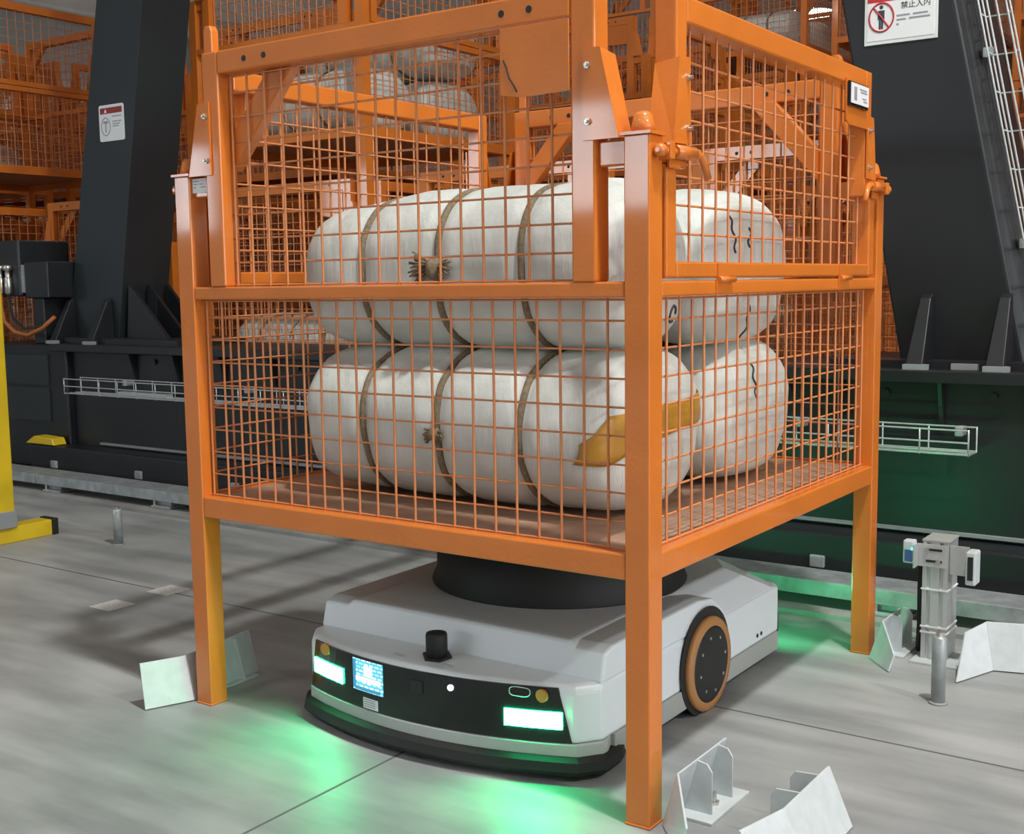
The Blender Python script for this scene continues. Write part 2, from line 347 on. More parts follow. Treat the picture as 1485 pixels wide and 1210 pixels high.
        for sy in (0, 1):
            def qy(y): return y if sy == 0 else D-y
            g = MB().prism([(W, qy(.149), 1.243), (W, qy(.149), 1.397), (W, qy(.106), 1.393), (W, qy(.082), 1.241)], (.0045, 0, 0))
            g.hexa([(W+.004, qy(.082), 1.241), (W-.042, qy(.070), 1.241), (W-.042, qy(.074), 1.241), (W+.004, qy(.086), 1.241)], [(W+.004, qy(.106), 1.393), (W-.042, qy(.100), 1.385), (W-.042, qy(.104), 1.385), (W+.004, qy(.110), 1.393)])
            gb = g.xf(M).build('guide_bracket', ORANGE, d)
            if full:
                for zb in (1.27, 1.36): MB().cyl((W+.0045, qy(.137), zb), (W+.009, qy(.137), zb), .0065, 6, smooth=False).cyl((W+.009, qy(.137), zb), (W+.015, qy(.137), zb), .0032, 8).xf(M).build('bolt', ZINC, gb)
                b0 = MB().tube([(W+.013, qy(.02), 1.2225), (W+.013, qy(.06), 1.2225), (W+.013, qy(.145), 1.2255), (W+.014, qy(.166), 1.224), (W+.015, qy(.180), 1.212), (W+.016, qy(.197), 1.184)], .0075, 10)
                b0.xf(M); la = b0.build('latch', ORANGE, t)
                MB().tube([(W+.013, qy(.067), 1.2235), (W+.013, qy(.142), 1.2255)], .0125, 12).xf(M).build('latch_sleeve', ORANGE, la)
                MB().lathe([(.004, -.012), (.0105, -.008), (.012, 0), (.0105, .008), (.004, .012)], (W+.012, qy(.019), 1.2225), 'y', 14).xf(M).build('latch_knob', ORANGE, la)
                ya, yb = sorted((qy(.034), qy(.052))); yc, yd = sorted((qy(.066), qy(.108)))
                MB().box(W-.001, W+.024, ya, yb, 1.208, 1.238).box(W-.001, W+.006, yc, yd, 1.196, 1.236).xf(M).build('latch_plate', ORANGE, la, .002)
        if full:
            for yh in (.306, .978):
                h = MB().tube([(W+.004, yh-.034, .9995), (W+.004, yh+.036, .9995)], .0062, 10).box(W-.0025, W+.0015, yh-.038, yh+.012, .9725, .998).box(W-.0025, W+.001, yh-.03, yh+.02, 1.002, 1.03)
                h.xf(M).build('hinge', ORANGE, d)
    return t
def copy_tree(o, parent=None):
    c = o.copy(); C.objects.link(c)
    if parent: c.parent = parent
    for ch in KIDS.get(o.name, []): copy_tree(ch, c)
    return c

cage = make_cage('large orange wire mesh cage on four legs standing over the white robot', True, (-W, 0, 0))
lab = MB().box(.052, .106, .0085, .0115, 1.2115, 1.2435).build('sticker', PAPER, cage); lab['label'] = 'white printed sticker on the frame'
for k, (a, b, z) in enumerate(((.056, .074, 1.237), (.056, .07, 1.231), (.076, .09, 1.231), (.056, .064, 1.224), (.08, .096, 1.224))): box(a, b, .0079, .0086, z-.001, z+.001).build('print_line', GREYINK, lab)
dr = [c for c in C.objects if c.parent == cage and c.name.startswith('door')][0]
pt = MB().box(W+.003, W+.010, .970, 1.104, 1.404, 1.462).build('price_tag', GLOSS, dr, .003); pt['label'] = 'electronic shelf label in a black frame with barcode'
MB().box(W+.0098, W+.0112, .977, 1.101, 1.411, 1.458).build('tag_face', PAPER, pt)
for k in range(7): box(W+.0108, W+.0117, .996+k*.003, .9975+k*.003, 1.418, 1.450).build('barcode_bar', GREYINK, pt)
for a, b, z in ((1.035, 1.085, 1.447), (1.042, 1.088, 1.441), (1.055, 1.082, 1.427), (1.062, 1.088, 1.421)): box(W+.0108, W+.0117, a, b, z-.0018, z+.0018).build('print_line', GREYINK, pt)
MB().tube([(W-.300, -.0046, 1.405), (W-.293, -.0046, 1.392), (W-.287, -.0046, 1.372), (W-.277, -.0046, 1.358), (W-.270, -.0046, 1.345)], .0016, 5).build('weld_crack', DARK, [c for c in C.objects if c.parent == cage and c.name.startswith('gusset_plate')][0])
# ------------------------------------------------------------------ bales
def bale_fn(lx, ly, lz, ropes, seed, bulge=1.0, sag=0.0, top=None):
    def fn(u, th):
        au = abs(u)
        s = (max(0, 1-au**15))**(1/3.0)
        for ur in ropes: s *= 1-.062*math.exp(-((u-ur)/.045)**2)
        n = 2.5; c, sn = math.cos(th), math.sin(th)
        e = (abs(c)**n+abs(sn)**n)**(-1/n)
        sv = Vector((u*2.2+seed*3.1, c*1.3, sn*1.3+seed))
        nz = 1+.035*noise.noise(sv)+.018*noise.noise(sv*2.7)
        y = ly/2*c*e*s*nz; z = lz/2*sn*e*s*nz
        if z > 0 and top: z *= top(u)
        z = max(z, -lz/2*(.97 if au < .9 else .97))
        x = u*lx/2*(1+.02*noise.noise(Vector((c*2, sn*2, seed+au))))
        return Vector((x, y, z))
    return fn
def make_bale(label, loc, size, ropes, seed, group=None, top=None, N=72, M=56, detail=True, rz=0):
    lx, ly, lz = size; fn = bale_fn(lx, ly, lz, ropes, seed, top=top)
    vs = []; fs = []
    us = [math.sin(PI/2*(-1+2*i/(N-1))*.9999) if False else (-1+2*i/(N-1)) for i in range(N)]
    us = [math.copysign(1-(1-abs(u))**1.7, u)*.998 if abs(u) > .6 else u*(1-(.4)**1.7)/.6 for u in us]
    for u in us:
        for j in range(M): vs.append(fn(u, 2*PI*j/M))
    for i in range(N-1):
        for j in range(M): fs.append((i*M+j, i*M+(j+1) % M, (i+1)*M+(j+1) % M, (i+1)*M+j))
    a = len(vs); vs.append(sum((vs[j] for j in range(M)), Vector())/M); vs.append(sum((vs[(N-1)*M+j] for j in range(M)), Vector())/M)
    for j in range(M): fs.append((a, (j+1) % M, j)); fs.append((a+1, (N-1)*M+j, (N-1)*M+(j+1) % M))
    mb = MB().add(vs, fs, True)
    t = thing('cotton_bale', label, 'bale', loc, rz, group)
    body = mb.build('sack', SACK, t)
    if detail:
        for ur in ropes:
            pts = []
            for j in range(72):
                p = fn(ur, 2*PI*j/72); r = Vector((0, p.y, p.z)); r.length += .003; pts.append(Vector((ur*lx/2, r.y, max(r.z, -lz*.485+.004))))
            MB().tube(pts, .0082, 8, closed=True).build('rope', ROPE, t)
    return t, fn, body
def surf_patch(body, pts2, off, name, m, parent, nu=14):   # strip given by (lower, upper) (y,z) pairs laid on the +x end of a bale
    bvh = BVHTree.FromPolygons([v.co for v in body.data.vertices], [p.vertices[:] for p in body.data.polygons])
    vs = []; fs = []; nv = 6; cols = []
    for i in range(nu+1):
        f = i/nu*(len(pts2)-1); k = min(int(f), len(pts2)-2); g = f-k
        a = Vector((pts2[k][0])).lerp(Vector(pts2[k+1][0]), g); b = Vector(pts2[k][1]).lerp(Vector(pts2[k+1][1]), g); cols.append((a, b))
    for a, b in cols:
        for j in range(nv+1):
            p = a.lerp(b, j/nv); h = bvh.ray_cast(Vector((1.5, p.x, p.y)), Vector((-1, -.0, 0)))
            q = h[0] if h[0] is not None else bvh.find_nearest(Vector((.45, p.x, p.y)))[0]
            nn = bvh.find_nearest(q)[1]
            if nn.x < 0: nn = -nn
            vs.append(q+nn*off)
    for i in range(nu):
        for j in range(nv): fs.append((i*(nv+1)+j, (i+1)*(nv+1)+j, (i+1)*(nv+1)+j+1, i*(nv+1)+j+1))
    o = MB().add(vs, fs, True).build(name, m, parent)
    so = o.modifiers.new('thick', 'SOLIDIFY'); so.thickness = .002; so.offset = 1
    return o
def ink(body, stroke, parent):
    bvh = BVHTree.FromPolygons([v.co for v in body.data.vertices], [p.vertices[:] for p in body.data.polygons]); pts = []
    for y, z in stroke:
        h = bvh.ray_cast(Vector((1.5, y, z)), Vector((-1, 0, 0)))
        if h[0] is not None: pts.append(h[0]+Vector((.0005, 0, 0)))
    if len(pts) > 2: MB().tube(pts, .0032, 5).build('ink_mark', INK, parent)

DZ = .508
b1, f1, body1 = make_bale('lower front white sack bale with ochre tape across its end', (-.605, .390, DZ+.1785), (.87, .48, .355), (-.49, 0.0, .50), 1)
b2, f2, body2 = make_bale('lower rear white sack bale on the cage deck, behind the taped one', (-.595, .888, DZ+.1765), (.86, .51, .35), (-.45, .05, .52), 2)
b3, f3, body3 = make_bale('upper front white sack bale with a frayed knot on its middle rope', (-.615, .370, DZ+.1785+.177+.168), (.88, .385, .36), (-.49, 0.0, .50), 3, top=lambda u: 1-.28*max(0, -u-.25))
b4, f4, body4 = make_bale('upper rear white sack bale, topmost and behind the frayed knot bale', (-.595, .835, DZ+.1765+.172+.170), (.87, .55, .37), (-.45, .05, .52), 4, top=lambda u: 1.08-.10*abs(u))
surf_patch(body1, [((-.232, -.05), (-.232, -.01)), ((-.20, -.055), (-.20, .045)), ((-.14, -.03), (-.14, .05)), ((.03, -.008), (.03, .052)), ((.17, .0), (.17, .062)), ((.222, .012), (.222, .068))], .003, 'tape', TAPE, b1)
# frayed knots
for bb, fnn, ur, th, sp in ((b3, f3, 0.0, 1.0*PI, 1.45), (b1, f1, 0.0, 1.02*PI, .7)):
    p = fnn(ur, th); p.y -= .012
    kn = MB().lathe([(.004, -.014), (.015*sp+.003, -.008), (.017*sp+.003, .0), (.015*sp+.003, .008), (.004, .014)], p, 'x', 12).build('knot', ROPE, bb)
    m = MB()
    for i in range(int(40*sp)):
        d = Vector((random.uniform(-1, -.25) if i % 4 else random.uniform(.4, 1), random.uniform(-.35, -.05), random.uniform(-.55, .32))).normalized()*random.uniform(.022, .042)*sp
        m.tube([p, p+d*.5+Vector((0, 0, .004)), p+d], .0022, 5)
    stuff(m.build('rope_fray', ROPE, bb))
def loopstroke(cy, cz, kind, s=.022):
    if kind == '3': return [(cy+s*(.5*math.sin(t)), cz+s*(1-t/PI)) for t in [i*2*PI/16 for i in range(17)]]
    if kind == 'o': return [(cy+s*.6*math.cos(t), cz+s*.8*math.sin(t)) for t in [i*1.7*PI/14 for i in range(15)]]
    return [(cy+s*(.25*math.sin(t*2)+t/9), cz+s*(1.3-t*.6)) for t in [i*2*PI/18 for i in range(19)]]
for body, bb, y, z, k in ((body4, b4, .786, 1.096, '3'), (body3, b3, .44, .928, 'o'), (body2, b2, .832, .768, 'w'), (body4, b4, .70, 1.115, 'i'), (body4, b4, .80, .91, 'w')):
    ink(body, loopstroke(y-bb.location.y, z-bb.location.z, k), bb)

# ------------------------------------------------------------------ robot
RX, RY = -.575, .62
robot = thing('delivery_robot', 'white low floor robot with green lights and a black turntable under the orange cage', 'robot', (RX, RY, 0))
HW = .385
def fy(x): return -.595+.1*(abs(x+.035)/.42)**2
def outline(inset=0, front=0, n=22, back=.40):
    pts = []
    hw = HW-inset
    for i in range(n+1):
        x = -hw+2*hw*i/n; y = fy(x)+front
        e = max(0, abs(x)-hw+.035)/.035
        y += .03*e**2
        pts.append((x, y))
    pts += [(hw, back-.05), (hw-.015, back-.012), (hw-.06, back)]
    pts += [(-hw+.06, back), (-hw+.015, back-.012), (-hw, back-.05)]
    return pts
def loft(levels):
    mb = MB(); n = len(levels[0][0]); vs = []; fs = []
    for pts, z in levels:
        zz = z if callable(z) else (lambda x, y, z=z: z)
        vs += [(x, y, zz(x, y)) for x, y in pts]
    for i in range(len(levels)-1):
        for j in range(n): fs.append((i*n+j, i*n+(j+1) % n, (i+1)*n+(j+1) % n, (i+1)*n+j))
    fs += [tuple(range(n-1, -1, -1)), tuple(range((len(levels)-1)*n, len(levels)*n))]
    return mb.add(vs, fs)
BK = .485
hull = loft([(outline(0, 0, back=BK), .078), (outline(0, 0, back=BK), .178), (outline(.0, .003, back=BK), .190), (outline(.008, .012, back=BK-.008), .199)])
FS = -.468
# upper deck: slab with chamfered sides and a stepped front
def deckpts(ins, fr, bk): return [(-HW+ins, fr), (HW-ins, fr), (HW-ins, bk), (-HW+ins, bk)]
deck = MB()
def deckout(ins, fr, bk, c): return [(-HW+ins, fr), (HW-ins, fr), (HW-ins, bk-c), (HW-ins-c*.7, bk), (-HW+ins+c*.7, bk), (-HW+ins, bk-c)]
da, db = deckout(.004, FS, BK-.014, .05), deckout(.085, FS+.018, BK-.11, .09)
deck.add([(x, y, .195) for x, y in da]+[(x, y, .268) for x, y in db], [(5, 4, 3, 2, 1, 0), (6, 7, 8, 9, 10, 11)]+[(i, (i+1) % 6, 6+(i+1) % 6, 6+i) for i in range(6)])
hull.v += []; body = hull.build('body', BODY, robot, .006)
deck.build('upper_deck', BODY, robot, .006)
for sx in (-1, 1):
    a = [(sx*HW, FS, .195), (sx*HW, FS+.015, .255), (sx*HW, FS+.05, .264), (sx*HW, -.03, .266), (sx*HW, .045, .255), (sx*HW, .095, .222), (sx*HW, .125, .195)]
    MB().prism(a, (-sx*.12, 0, 0)).build('wheel_arch', BODY, robot, .006)
    MB().box(min(sx*(HW-.03), sx*(HW+.004)), max(sx*(HW-.03), sx*(HW+.004)), -.42, BK-.05, .030, .0785).build('side_skirt', SKIRT, robot, .003)
    for yb in (-.272, -.25, .305, .33): MB().cyl((sx*(HW-.002), yb, .098), (sx*(HW+.0015), yb, .098), .0055, 8).build('screw', DARK, robot)
    # wheel: the dark arch shade disc, the tan tyre, the dark hub and its bolts
    wx = sx*(HW+.002); wy = .0
    MB().lathe([(.128, 0), (.128, sx*.0015)], (sx*(HW+.0045), wy-.003, .118), 'x', 40).build('wheel_opening_shade', DARK, robot)  # flat dark disc standing in for the shade inside the arch
    wl = MB().lathe([(.092, 0), (.1085, sx*.002), (.111, sx*.006), (.111, sx*.012), (.1085, sx*.0175), (.094, sx*.0185)], (sx*(HW-.0), wy, .1115), 'x', 44).build('wheel', TIRE, robot)
    MB().lathe([(.0945, sx*.001), (.0935, sx*.0175), (.082, sx*.0205), (.03, sx*.0215)], (sx*HW, wy, .1115), 'x', 32).build('hub', DARK, wl)
    for k in range(8):
        t = k*PI/4+.2; MB().cyl((sx*(HW+.019), wy+.066*math.cos(t), .1115+.066*math.sin(t)), (sx*(HW+.0235), wy+.066*math.cos(t), .1115+.066*math.sin(t)), .0042, 6).build('hub_bolt', ZINC, wl)
lip = loft([(outline(-.004, -.004, back=-.40), .050), (outline(-.004, -.004, back=-.40), .078)])
lip.build('front_lip', LIP, robot, .003)
loft([(outline(-.008, -.012, back=-.36), .014), (outline(-.016, -.022, back=-.36), .026), (outline(-.014, -.018, back=-.36), .044), (outline(-.004, -.006, back=-.36), .052)]).build('bumper', DARK, robot)
box(-HW+.03, HW-.03, -.36, BK-.03, .02, .08).build('chassis', DARK, robot)
for sx in (-1, 1):
    for yy in (-.33, .40): MB().cyl((sx*.28-.015, yy, .026), (sx*.28+.015, yy, .026), .026, 16).build('caster', DARK, robot)
MB().box(-HW+.02, HW-.02, BK-.01, BK+.012, .03, .11).build('rear_bumper', DARK, robot, .006)
def fpatch(x0, x1, z0, z1, off, name, m, parent, th=.003, n=14, slant=0, zt=None):
    vs = []; fs = []
    for i in range(n+1):
        for (z, o_) in ((z0, off), (z1, off), (z1, off-th), (z0, off-th)):
            f = i/n; xa = x0+(x1-x0)*f
            if slant: xa = (x0+slant*(-1)*(z1-z))+(x1-x0+slant*((z1-z))*2)*f if False else x0+(x1-x0)*f+(slant*(z1-z)*(2*f-1))
            vs.append((xa, fy(xa)-o_, z))
    for i in range(n):
        for k in range(4): fs.append((i*4+k, i*4+(k+1) % 4, (i+1)*4+(k+1) % 4, (i+1)*4+k))
    fs += [(3, 2, 1, 0), (n*4, n*4+1, n*4+2, n*4+3)]
    return MB().add(vs, fs).build(name, m, parent)
panel = fpatch(-.325, .318, .080, .193, .0028, 'front_panel', GLOSS, robot, .004, 30, slant=.22)
def X_(x): return x-RX
hl = fpatch(X_(-.362), X_(-.248), .108, .143, .006, 'headlight', GREENM, panel); hl['label'] = 'glowing green headlight'
hl = fpatch(X_(-.905), X_(-.79), .118, .152, .006, 'headlight', GREENM, panel)
sc = fpatch(X_(-.752), X_(-.658), .118, .188, .0045, 'screen', SCREEN, panel); sc['label'] = 'lit cyan display screen'
SCW = mat('screen_white', (.3, .5, .5), .2, emis=(.9, 1, 1), estr=1.5); SCB = mat('screen_blue', (.02, .05, .1), .2, emis=(.05, .35, .6), estr=.9)
fpatch(X_(-.745), X_(-.665), .140, .150, .0055, 'screen_bar', SCW, sc, .002, 6); fpatch(X_(-.715), X_(-.69), .153, .176, .0055, 'screen_icon', SCW, sc, .002, 4)
fpatch(X_(-.751), X_(-.742), .122, .186, .0055, 'screen_bar', SCB, sc, .002, 3); fpatch(X_(-.745), X_(-.665), .120, .127, .0055, 'screen_bar', SCB, sc, .002, 6)
for xx, zz in ((-.286, .176), (-.853, .183)):
    x = X_(xx); y = fy(x); MB().cyl((x, y-.002, zz), (x, y-.008, zz), .0135, 20).build('indicator', AMBER, panel)
x = X_(-.48); MB().cyl((x, fy(x)-.002, .170), (x, fy(x)-.006, .170), .0062, 14).build('status_lamp', WHITEE, panel)
x = X_(-.331); MB().tube([(x+.021*math.copysign(abs(math.cos(t))**.5, math.cos(t)), fy(x+.021*math.cos(t))-.0035, .180+.0095*math.copysign(abs(math.sin(t))**.7, math.sin(t))) for t in [2*PI*i/28 for i in range(28)]], .0012, 5, closed=True).build('camera_window', ALU, panel)
x = X_(-.565); MB().box(x-.016, x+.016, fy(x)-.0048, fy(x)+.001, .145, .172).build('sensor_window', DARK, panel)
st = fpatch(X_(-.72), X_(-.675), .082, .105, .0045, 'sticker', PAPER, panel)
for k in range(4): fpatch(X_(-.716), X_(-.682), .086+.005*k, .0875+.005*k, .0052, 'print_line', GREYINK, st, .001, 4)
for sx in (-.3, .3):
    tl = box(sx-.055, sx+.055, BK+.004, BK+.014, .112, .146).build('tail_light', TAILM, robot)
lx, ly = X_(-.574), .105-RY
ld_ = MB().lathe([(.021, .2), (.0215, .206), (.0235, .210), (.0235, .248), (.022, .253), (.012, .255)], (lx, ly, 0), n=28).build('lidar', DARK, robot)
MB().prism([(lx-.036, ly-.004, .198), (lx-.004, ly-.036, .198), (lx+.030, ly-.028, .198), (lx+.034, ly+.01, .198), (lx+.004, ly+.036, .198), (lx-.03, ly+.03, .198)], (0, 0, .006)).build('lidar_base', DARK, ld_)
for dx in (-.075, .06): MB().box(X_(-.574)+dx-.012, X_(-.574)+dx+.012, -.575+.02, -.575+.026, .1985, .2035).build('lifting_eye', LIP, robot, .001)
tt = MB().lathe([(.316, .264), (.318, .272), (.306, .30), (.302, .395)], (-.015, 0, 0), n=64).build('turntable', GLOSS if False else DARK, robot)
MB().lathe([(.34, .395), (.345, .400), (.345, .4595)], (-.015, 0, 0), n=64).build('lift_plate', DARK, tt)

# ------------------------------------------------------------------ stacker crane
CX, CY = -2.0, 2.25
crane = thing('stacker_crane', 'black stacker crane with two slanting masts on a long base beam behind the cage', 'crane', (CX, CY, 0))
def cb(*a): x0, x1, y0, y1, z0, z1 = a; return (x0-CX, x1-CX, y0-CY, y1-CY, z0, z1)
BX0, BX1 = -4.62, 1.6
MB().box(*cb(BX0, BX1, 2.04, 2.46, .16, .665)).build('base_beam', BLACK, crane)
MB().box(*cb(BX0-.1, BX1, 1.98, 2.52, .665, .705)).build('top_flange', BLACK, crane, .004)
MB().box(*cb(BX0-.2, BX1, 1.90, 2.52, .02, .165)).build('bottom_flange', BLACK, crane, .01)
MB().box(*cb(BX0+.25, BX1, 2.02, 2.04, .176, .186)).build('edge_strip', GREYP, crane)
for k in range(16):
    x = BX0+.55+k*.335; MB().prism([(x-CX, 2.04-CY, .664), (x-CX, 1.992-CY, .664), (x-CX, 2.034-CY, .50), (x-CX, 2.04-CY, .50)], (.012, 0, 0)).build('stiffener', BLACK, crane)
    MB().cyl((x+.16-CX, 2.042-CY, .625), (x+.16-CX, 2.028-CY, .625), .014, 6, smooth=False).build('bolt', BLACK, crane)
ZT = 4.2
def mast(l0, ls, r0, rs, y0, y1, ch, m):
    def ring(z):
        l = l0+ls*(z-.7); r = r0+rs*(z-.7)
        return [(l-CX, y0-CY, z), (r-CX, y0-CY, z), (r+ch-CX, y0+.07-CY if ch else y0+.001-CY, z), (r+ch-CX, y1-CY, z), (l-CX, y1-CY, z)]
    a, b = ring(.70), ring(ZT); n = 5
    return MB().add(a+b, [(4, 3, 2, 1, 0), (5, 6, 7, 8, 9)]+[(i, (i+1) % n, n+(i+1) % n, n+i) for i in range(n)]).build('mast', m, crane, .008)
mL = mast(-4.785, .226, -4.345, .187, 2.15, 2.45, 0, LIT_BLACK_GREY); mL['label'] = 'left slanting mast'
mR = mast(-.212, -.186, .175, -.213, 2.15, 2.45, .06, BLACK); mR['label'] = 'right slanting mast'
# stiffeners at the mast feet
for mm, xs in ((mR, (-.13, .115)), (mL, (-4.72, -4.40))):
    for x in xs:
        MB().hexa([(x-.028-CX, 2.0-CY, .705), (x+.028-CX, 2.0-CY, .705), (x+.028-CX, 2.149-CY, .705), (x-.028-CX, 2.149-CY, .705)], [(x-.016-CX, 2.118-CY, .93), (x+.018-CX, 2.118-CY, .93), (x+.018-CX, 2.149-CY, .945), (x-.016-CX, 2.149-CY, .945)]).build('foot_stiffener', BLACK, mm, .003)
        MB().box(*cb(x-.03, x+.045, 1.988, 2.02, .705, .722)).build('foot_clamp', GREYP, mm)
MB().box(*cb(-4.9, -3.75, 2.05, 2.5, .705, .735)).build('foot_plate', BLACK, mL)
for k in range(3): MB().prism([(-4.28+k*.0-CX, 2.16+k*.12-CY, .735), (-3.95-CX, 2.16+k*.12-CY, .735), (-4.25-CX, 2.16+k*.12-CY, 1.02)], (0, .02, 0)).build('foot_stiffener', BLACK, mL)
MB().box(*cb(-.42, .45, 2.05, 2.5, .705, .73)).build('foot_plate', BLACK, mR)
MB().box(*cb(-.02, .06, 2.03, 2.05, .706, .725)).build('spacer', GREYP, mR)
# wire cable tray on the beam
tr = MB()
tx0, tx1, ty0, ty1 = -4.48, .072, 1.90, 2.0
for (y, z) in ((ty0, .455), (ty0, .492), (ty0, .53), (ty1, .455), (ty1, .53), (1.933, .455), (1.967, .455)): tr.cyl((tx0-CX, y-CY, z), (tx1-CX, y-CY, z), .0032, 6)
n = 31
for i in range(n+1):
    x = tx0+(tx1-tx0)*i/n-CX; tr.tube([(x, ty0-CY, .533), (x, ty0-CY, .452), (x, ty1-CY, .452), (x, ty1-CY, .533)], .003, 5)
stuff(tr.build('cable_tray', TRAYM, crane))
for x in (-4.1, -3.2, -2.3, -1.4, -.5, .02): MB().box(*cb(x-.012, x+.012, 1.985, 2.04, .50, .53)).build('tray_bracket', STEEL, crane, .003)
MB().box(*cb(-4.1, -3.72, 1.945, 1.985, .456, .475)).build('cable_duct', TRAYM, crane)
# cable ladder along the right mast
ldm = MB()
def lp(dx, y, z): return (.175-.213*(z-.7)+dx-CX, y-CY, z)
for dx, y in ((.075, 2.13), (.155, 2.13), (.075, 2.19), (.155, 2.19), (.115, 2.19), (.1, 2.13)): ldm.cyl(lp(dx, y, .8), lp(dx, y, ZT), .0036, 6)
for i in range(28):
    z = .85+i*.12; ldm.tube([lp(.075, 2.128, z), lp(.075, 2.192, z), lp(.155, 2.192, z), lp(.155, 2.128, z)], .0032, 5)
stuff(ldm.build('cable_ladder', TRAYM, mR))
for z in (1.1, 1.7, 2.3): MB().box(lp(.05, 0, z)[0], lp(.08, 0, z)[0], 2.18-CY, 2.2-CY, z-.015, z+.015).build('ladder_clip', STEEL, mR)
# warning signs
def place(x0, z0, y): return Matrix.Translation((x0-CX, y-CY, z0)) @ Matrix.Rotation(PI/2, 4, 'X')
def rr(mb, w_, h, r, y, th, x0=0, z0=0):
    pts = []
    for cx, cz, a0 in ((w_-r, h-r, 0), (r, h-r, PI/2), (r, r, PI), (w_-r, r, 1.5*PI)):
        for k in range(5): t = a0+k*PI/8; pts.append((x0+cx+r*math.cos(t), y, z0+cz+r*math.sin(t)))
    return mb.prism(pts, (0, th, 0))
def ring(cx, cz, rx, rz, y, r, n=32): return MB().tube([(cx+rx*math.cos(2*PI*k/n), y, cz+rz*math.sin(2*PI*k/n)) for k in range(n)], r, 6, closed=True)
sx0, sz0, sy = -4.405-CX, 1.758, 2.148-CY
sg = rr(MB(), .202, .185, .012, sy-.003, .003, sx0, sz0).build('warning_sign', PAPER, mL); sg['label'] = 'small white warning sign with a dark red header'
MB().box(sx0+.012, sx0+.190, sy-.004, sy-.0029, sz0+.140, sz0+.170).build('sign_header', mat('dull_red', (.30, .035, .03), .5), sg)
MB().prism([(sx0+.045, sy-.0046, sz0+.146), (sx0+.067, sy-.0046, sz0+.146), (sx0+.056, sy-.0046, sz0+.164)], (0, .0008, 0)).build('warning_triangle', PAPER, sg)
ring(sx0+.055, sz0+.075, .036, .045, sy-.0035, .0022).build('sign_ring', GREYINK, sg)
MB().box(sx0+.035, sx0+.075, sy-.004, sy-.0029, sz0+.092, sz0+.102).box(sx0+.050, sx0+.058, sy-.004, sy-.0029, sz0+.045, sz0+.092).build('sign_icon', GREYINK, sg)
for a, b, z in ((.108, .185, .124), (.11, .15, .098), (.155, .183, .098), (.11, .17, .086), (.11, .16, .074)): MB().box(sx0+a, sx0+b, sy-.0037, sy-.0029, sz0+z-.0025, sz0+z+.0025).build('print_line', mat('pale_print', (.5, .53, .58), .6) if False else GREYINK, sg)
sx0, sz0 = -.356-CX, 1.757
sg = MB().box(sx0, sx0+.236, sy-.004, sy+.002, sz0, sz0+.215).build('warning_sign', WHITE, mR, .001); sg['label'] = 'white sign with a red header and crossed-out pedestrian'
MB().box(sx0+.010, sx0+.226, sy-.0055, sy-.0038, sz0+.012, sz0+.203).build('sign_face', PAPER, sg)
MB().box(sx0+.010, sx0+.226, sy-.0062, sy-.0054, sz0+.142, sz0+.203).build('sign_header', REDP, sg) if False else MB().prism([(sx0+.010, sy-.0062, sz0+.134), (sx0+.226, sy-.0062, sz0+.134), (sx0+.226, sy-.0062, sz0+.203), (sx0+.010, sy-.0062, sz0+.203)], (0, .0008, 0)).build('sign_header', REDP, sg)
ring(sx0+.056, sz0+.085, .040, .0455, sy-.0062, .0028).build('prohibition_ring', REDP, sg)
MB().cyl((sx0+.030, sy-.0068, sz0+.119), (sx0+.082, sy-.0068, sz0+.051), .0026, 8).build('prohibition_bar', REDP, sg)
MB().cyl((sx0+.055, sy-.006, sz0+.117), (sx0+.055, sy-.0054, sz0+.117), .0065, 14).box(sx0+.044, sx0+.066, sy-.0064, sy-.0054, sz0+.078, sz0+.107).box(sx0+.048, sx0+.0545, sy-.0064, sy-.0054, sz0+.048, sz0+.078).box(sx0+.0555, sx0+.062, sy-.0064, sy-.0054, sz0+.048, sz0+.078).build('pedestrian_icon', INK, sg)
text_mesh('\u7981\u6b62\u5165\u5185', .024, 'sign_text', INK, sg, Matrix.Translation((sx0+.118, sy-.0058, sz0+.106)) @ Matrix.Rotation(PI/2, 4, 'X') @ Matrix.Scale(1, 4))
for a, b, z in ((.105, .148, .084), (.158, .205, .084), (.105, .135, .071), (.145, .212, .072), (.105, .113, .057)): MB().box(sx0+a, sx0+b, sy-.0062, sy-.0054, sz0+z-.0028, sz0+z+.0028).build('print_line', GREYINK, sg)
# drive unit at the left end of the beam
du = MB().box(*cb(-5.30, -4.945, 1.98, 2.3, .96, 1.265)).build('drive_motor', BLACK, crane, .01)
MB().box(*cb(-4.93, -4.72, 2.0, 2.2, .95, 1.145)).box(*cb(-4.90, -4.80, 2.02, 2.2, .70, .95)).build('terminal_box', BLACK, crane, .006)
MB().box(*cb(-4.955, -4.93, 1.99, 2.1, .98, 1.13)).build('terminal_rail', STEEL, crane)
for x in (-5.10, -5.03): MB().lathe([(.012, .97), (.02, .98), (.02, 1.06), (.014, 1.065), (.014, 1.10), (.024, 1.105), (.024, 1.13)], (x-CX, 1.965-CY, 0), n=14).build('connector', ZINC, crane)
MB().tube([(-5.10-CX, 1.965-CY, .975), (-5.10-CX, 1.96-CY, .90), (-5.06-CX, 1.95-CY, .82), (-4.97-CX, 1.95-CY, .765), (-4.85-CX, 1.95-CY, .75), (-4.73-CX, 1.96-CY, .79), (-4.66-CX, 1.99-CY, .85)], .011, 8).build('cable', HOSE, crane)
MB().tube([(-5.03-CX, 1.965-CY, .975), (-5.02-CX, 1.96-CY, .90), (-4.98-CX, 1.95-CY, .84), (-4.88-CX, 1.95-CY, .785), (-4.72-CX, 1.96-CY, .80)], .007, 8).build('cable', DARK, crane)
MB().box(*cb(-5.35, -4.6, 2.0, 2.46, .02, .70)).build('end_carriage', BLACK, crane, .01)
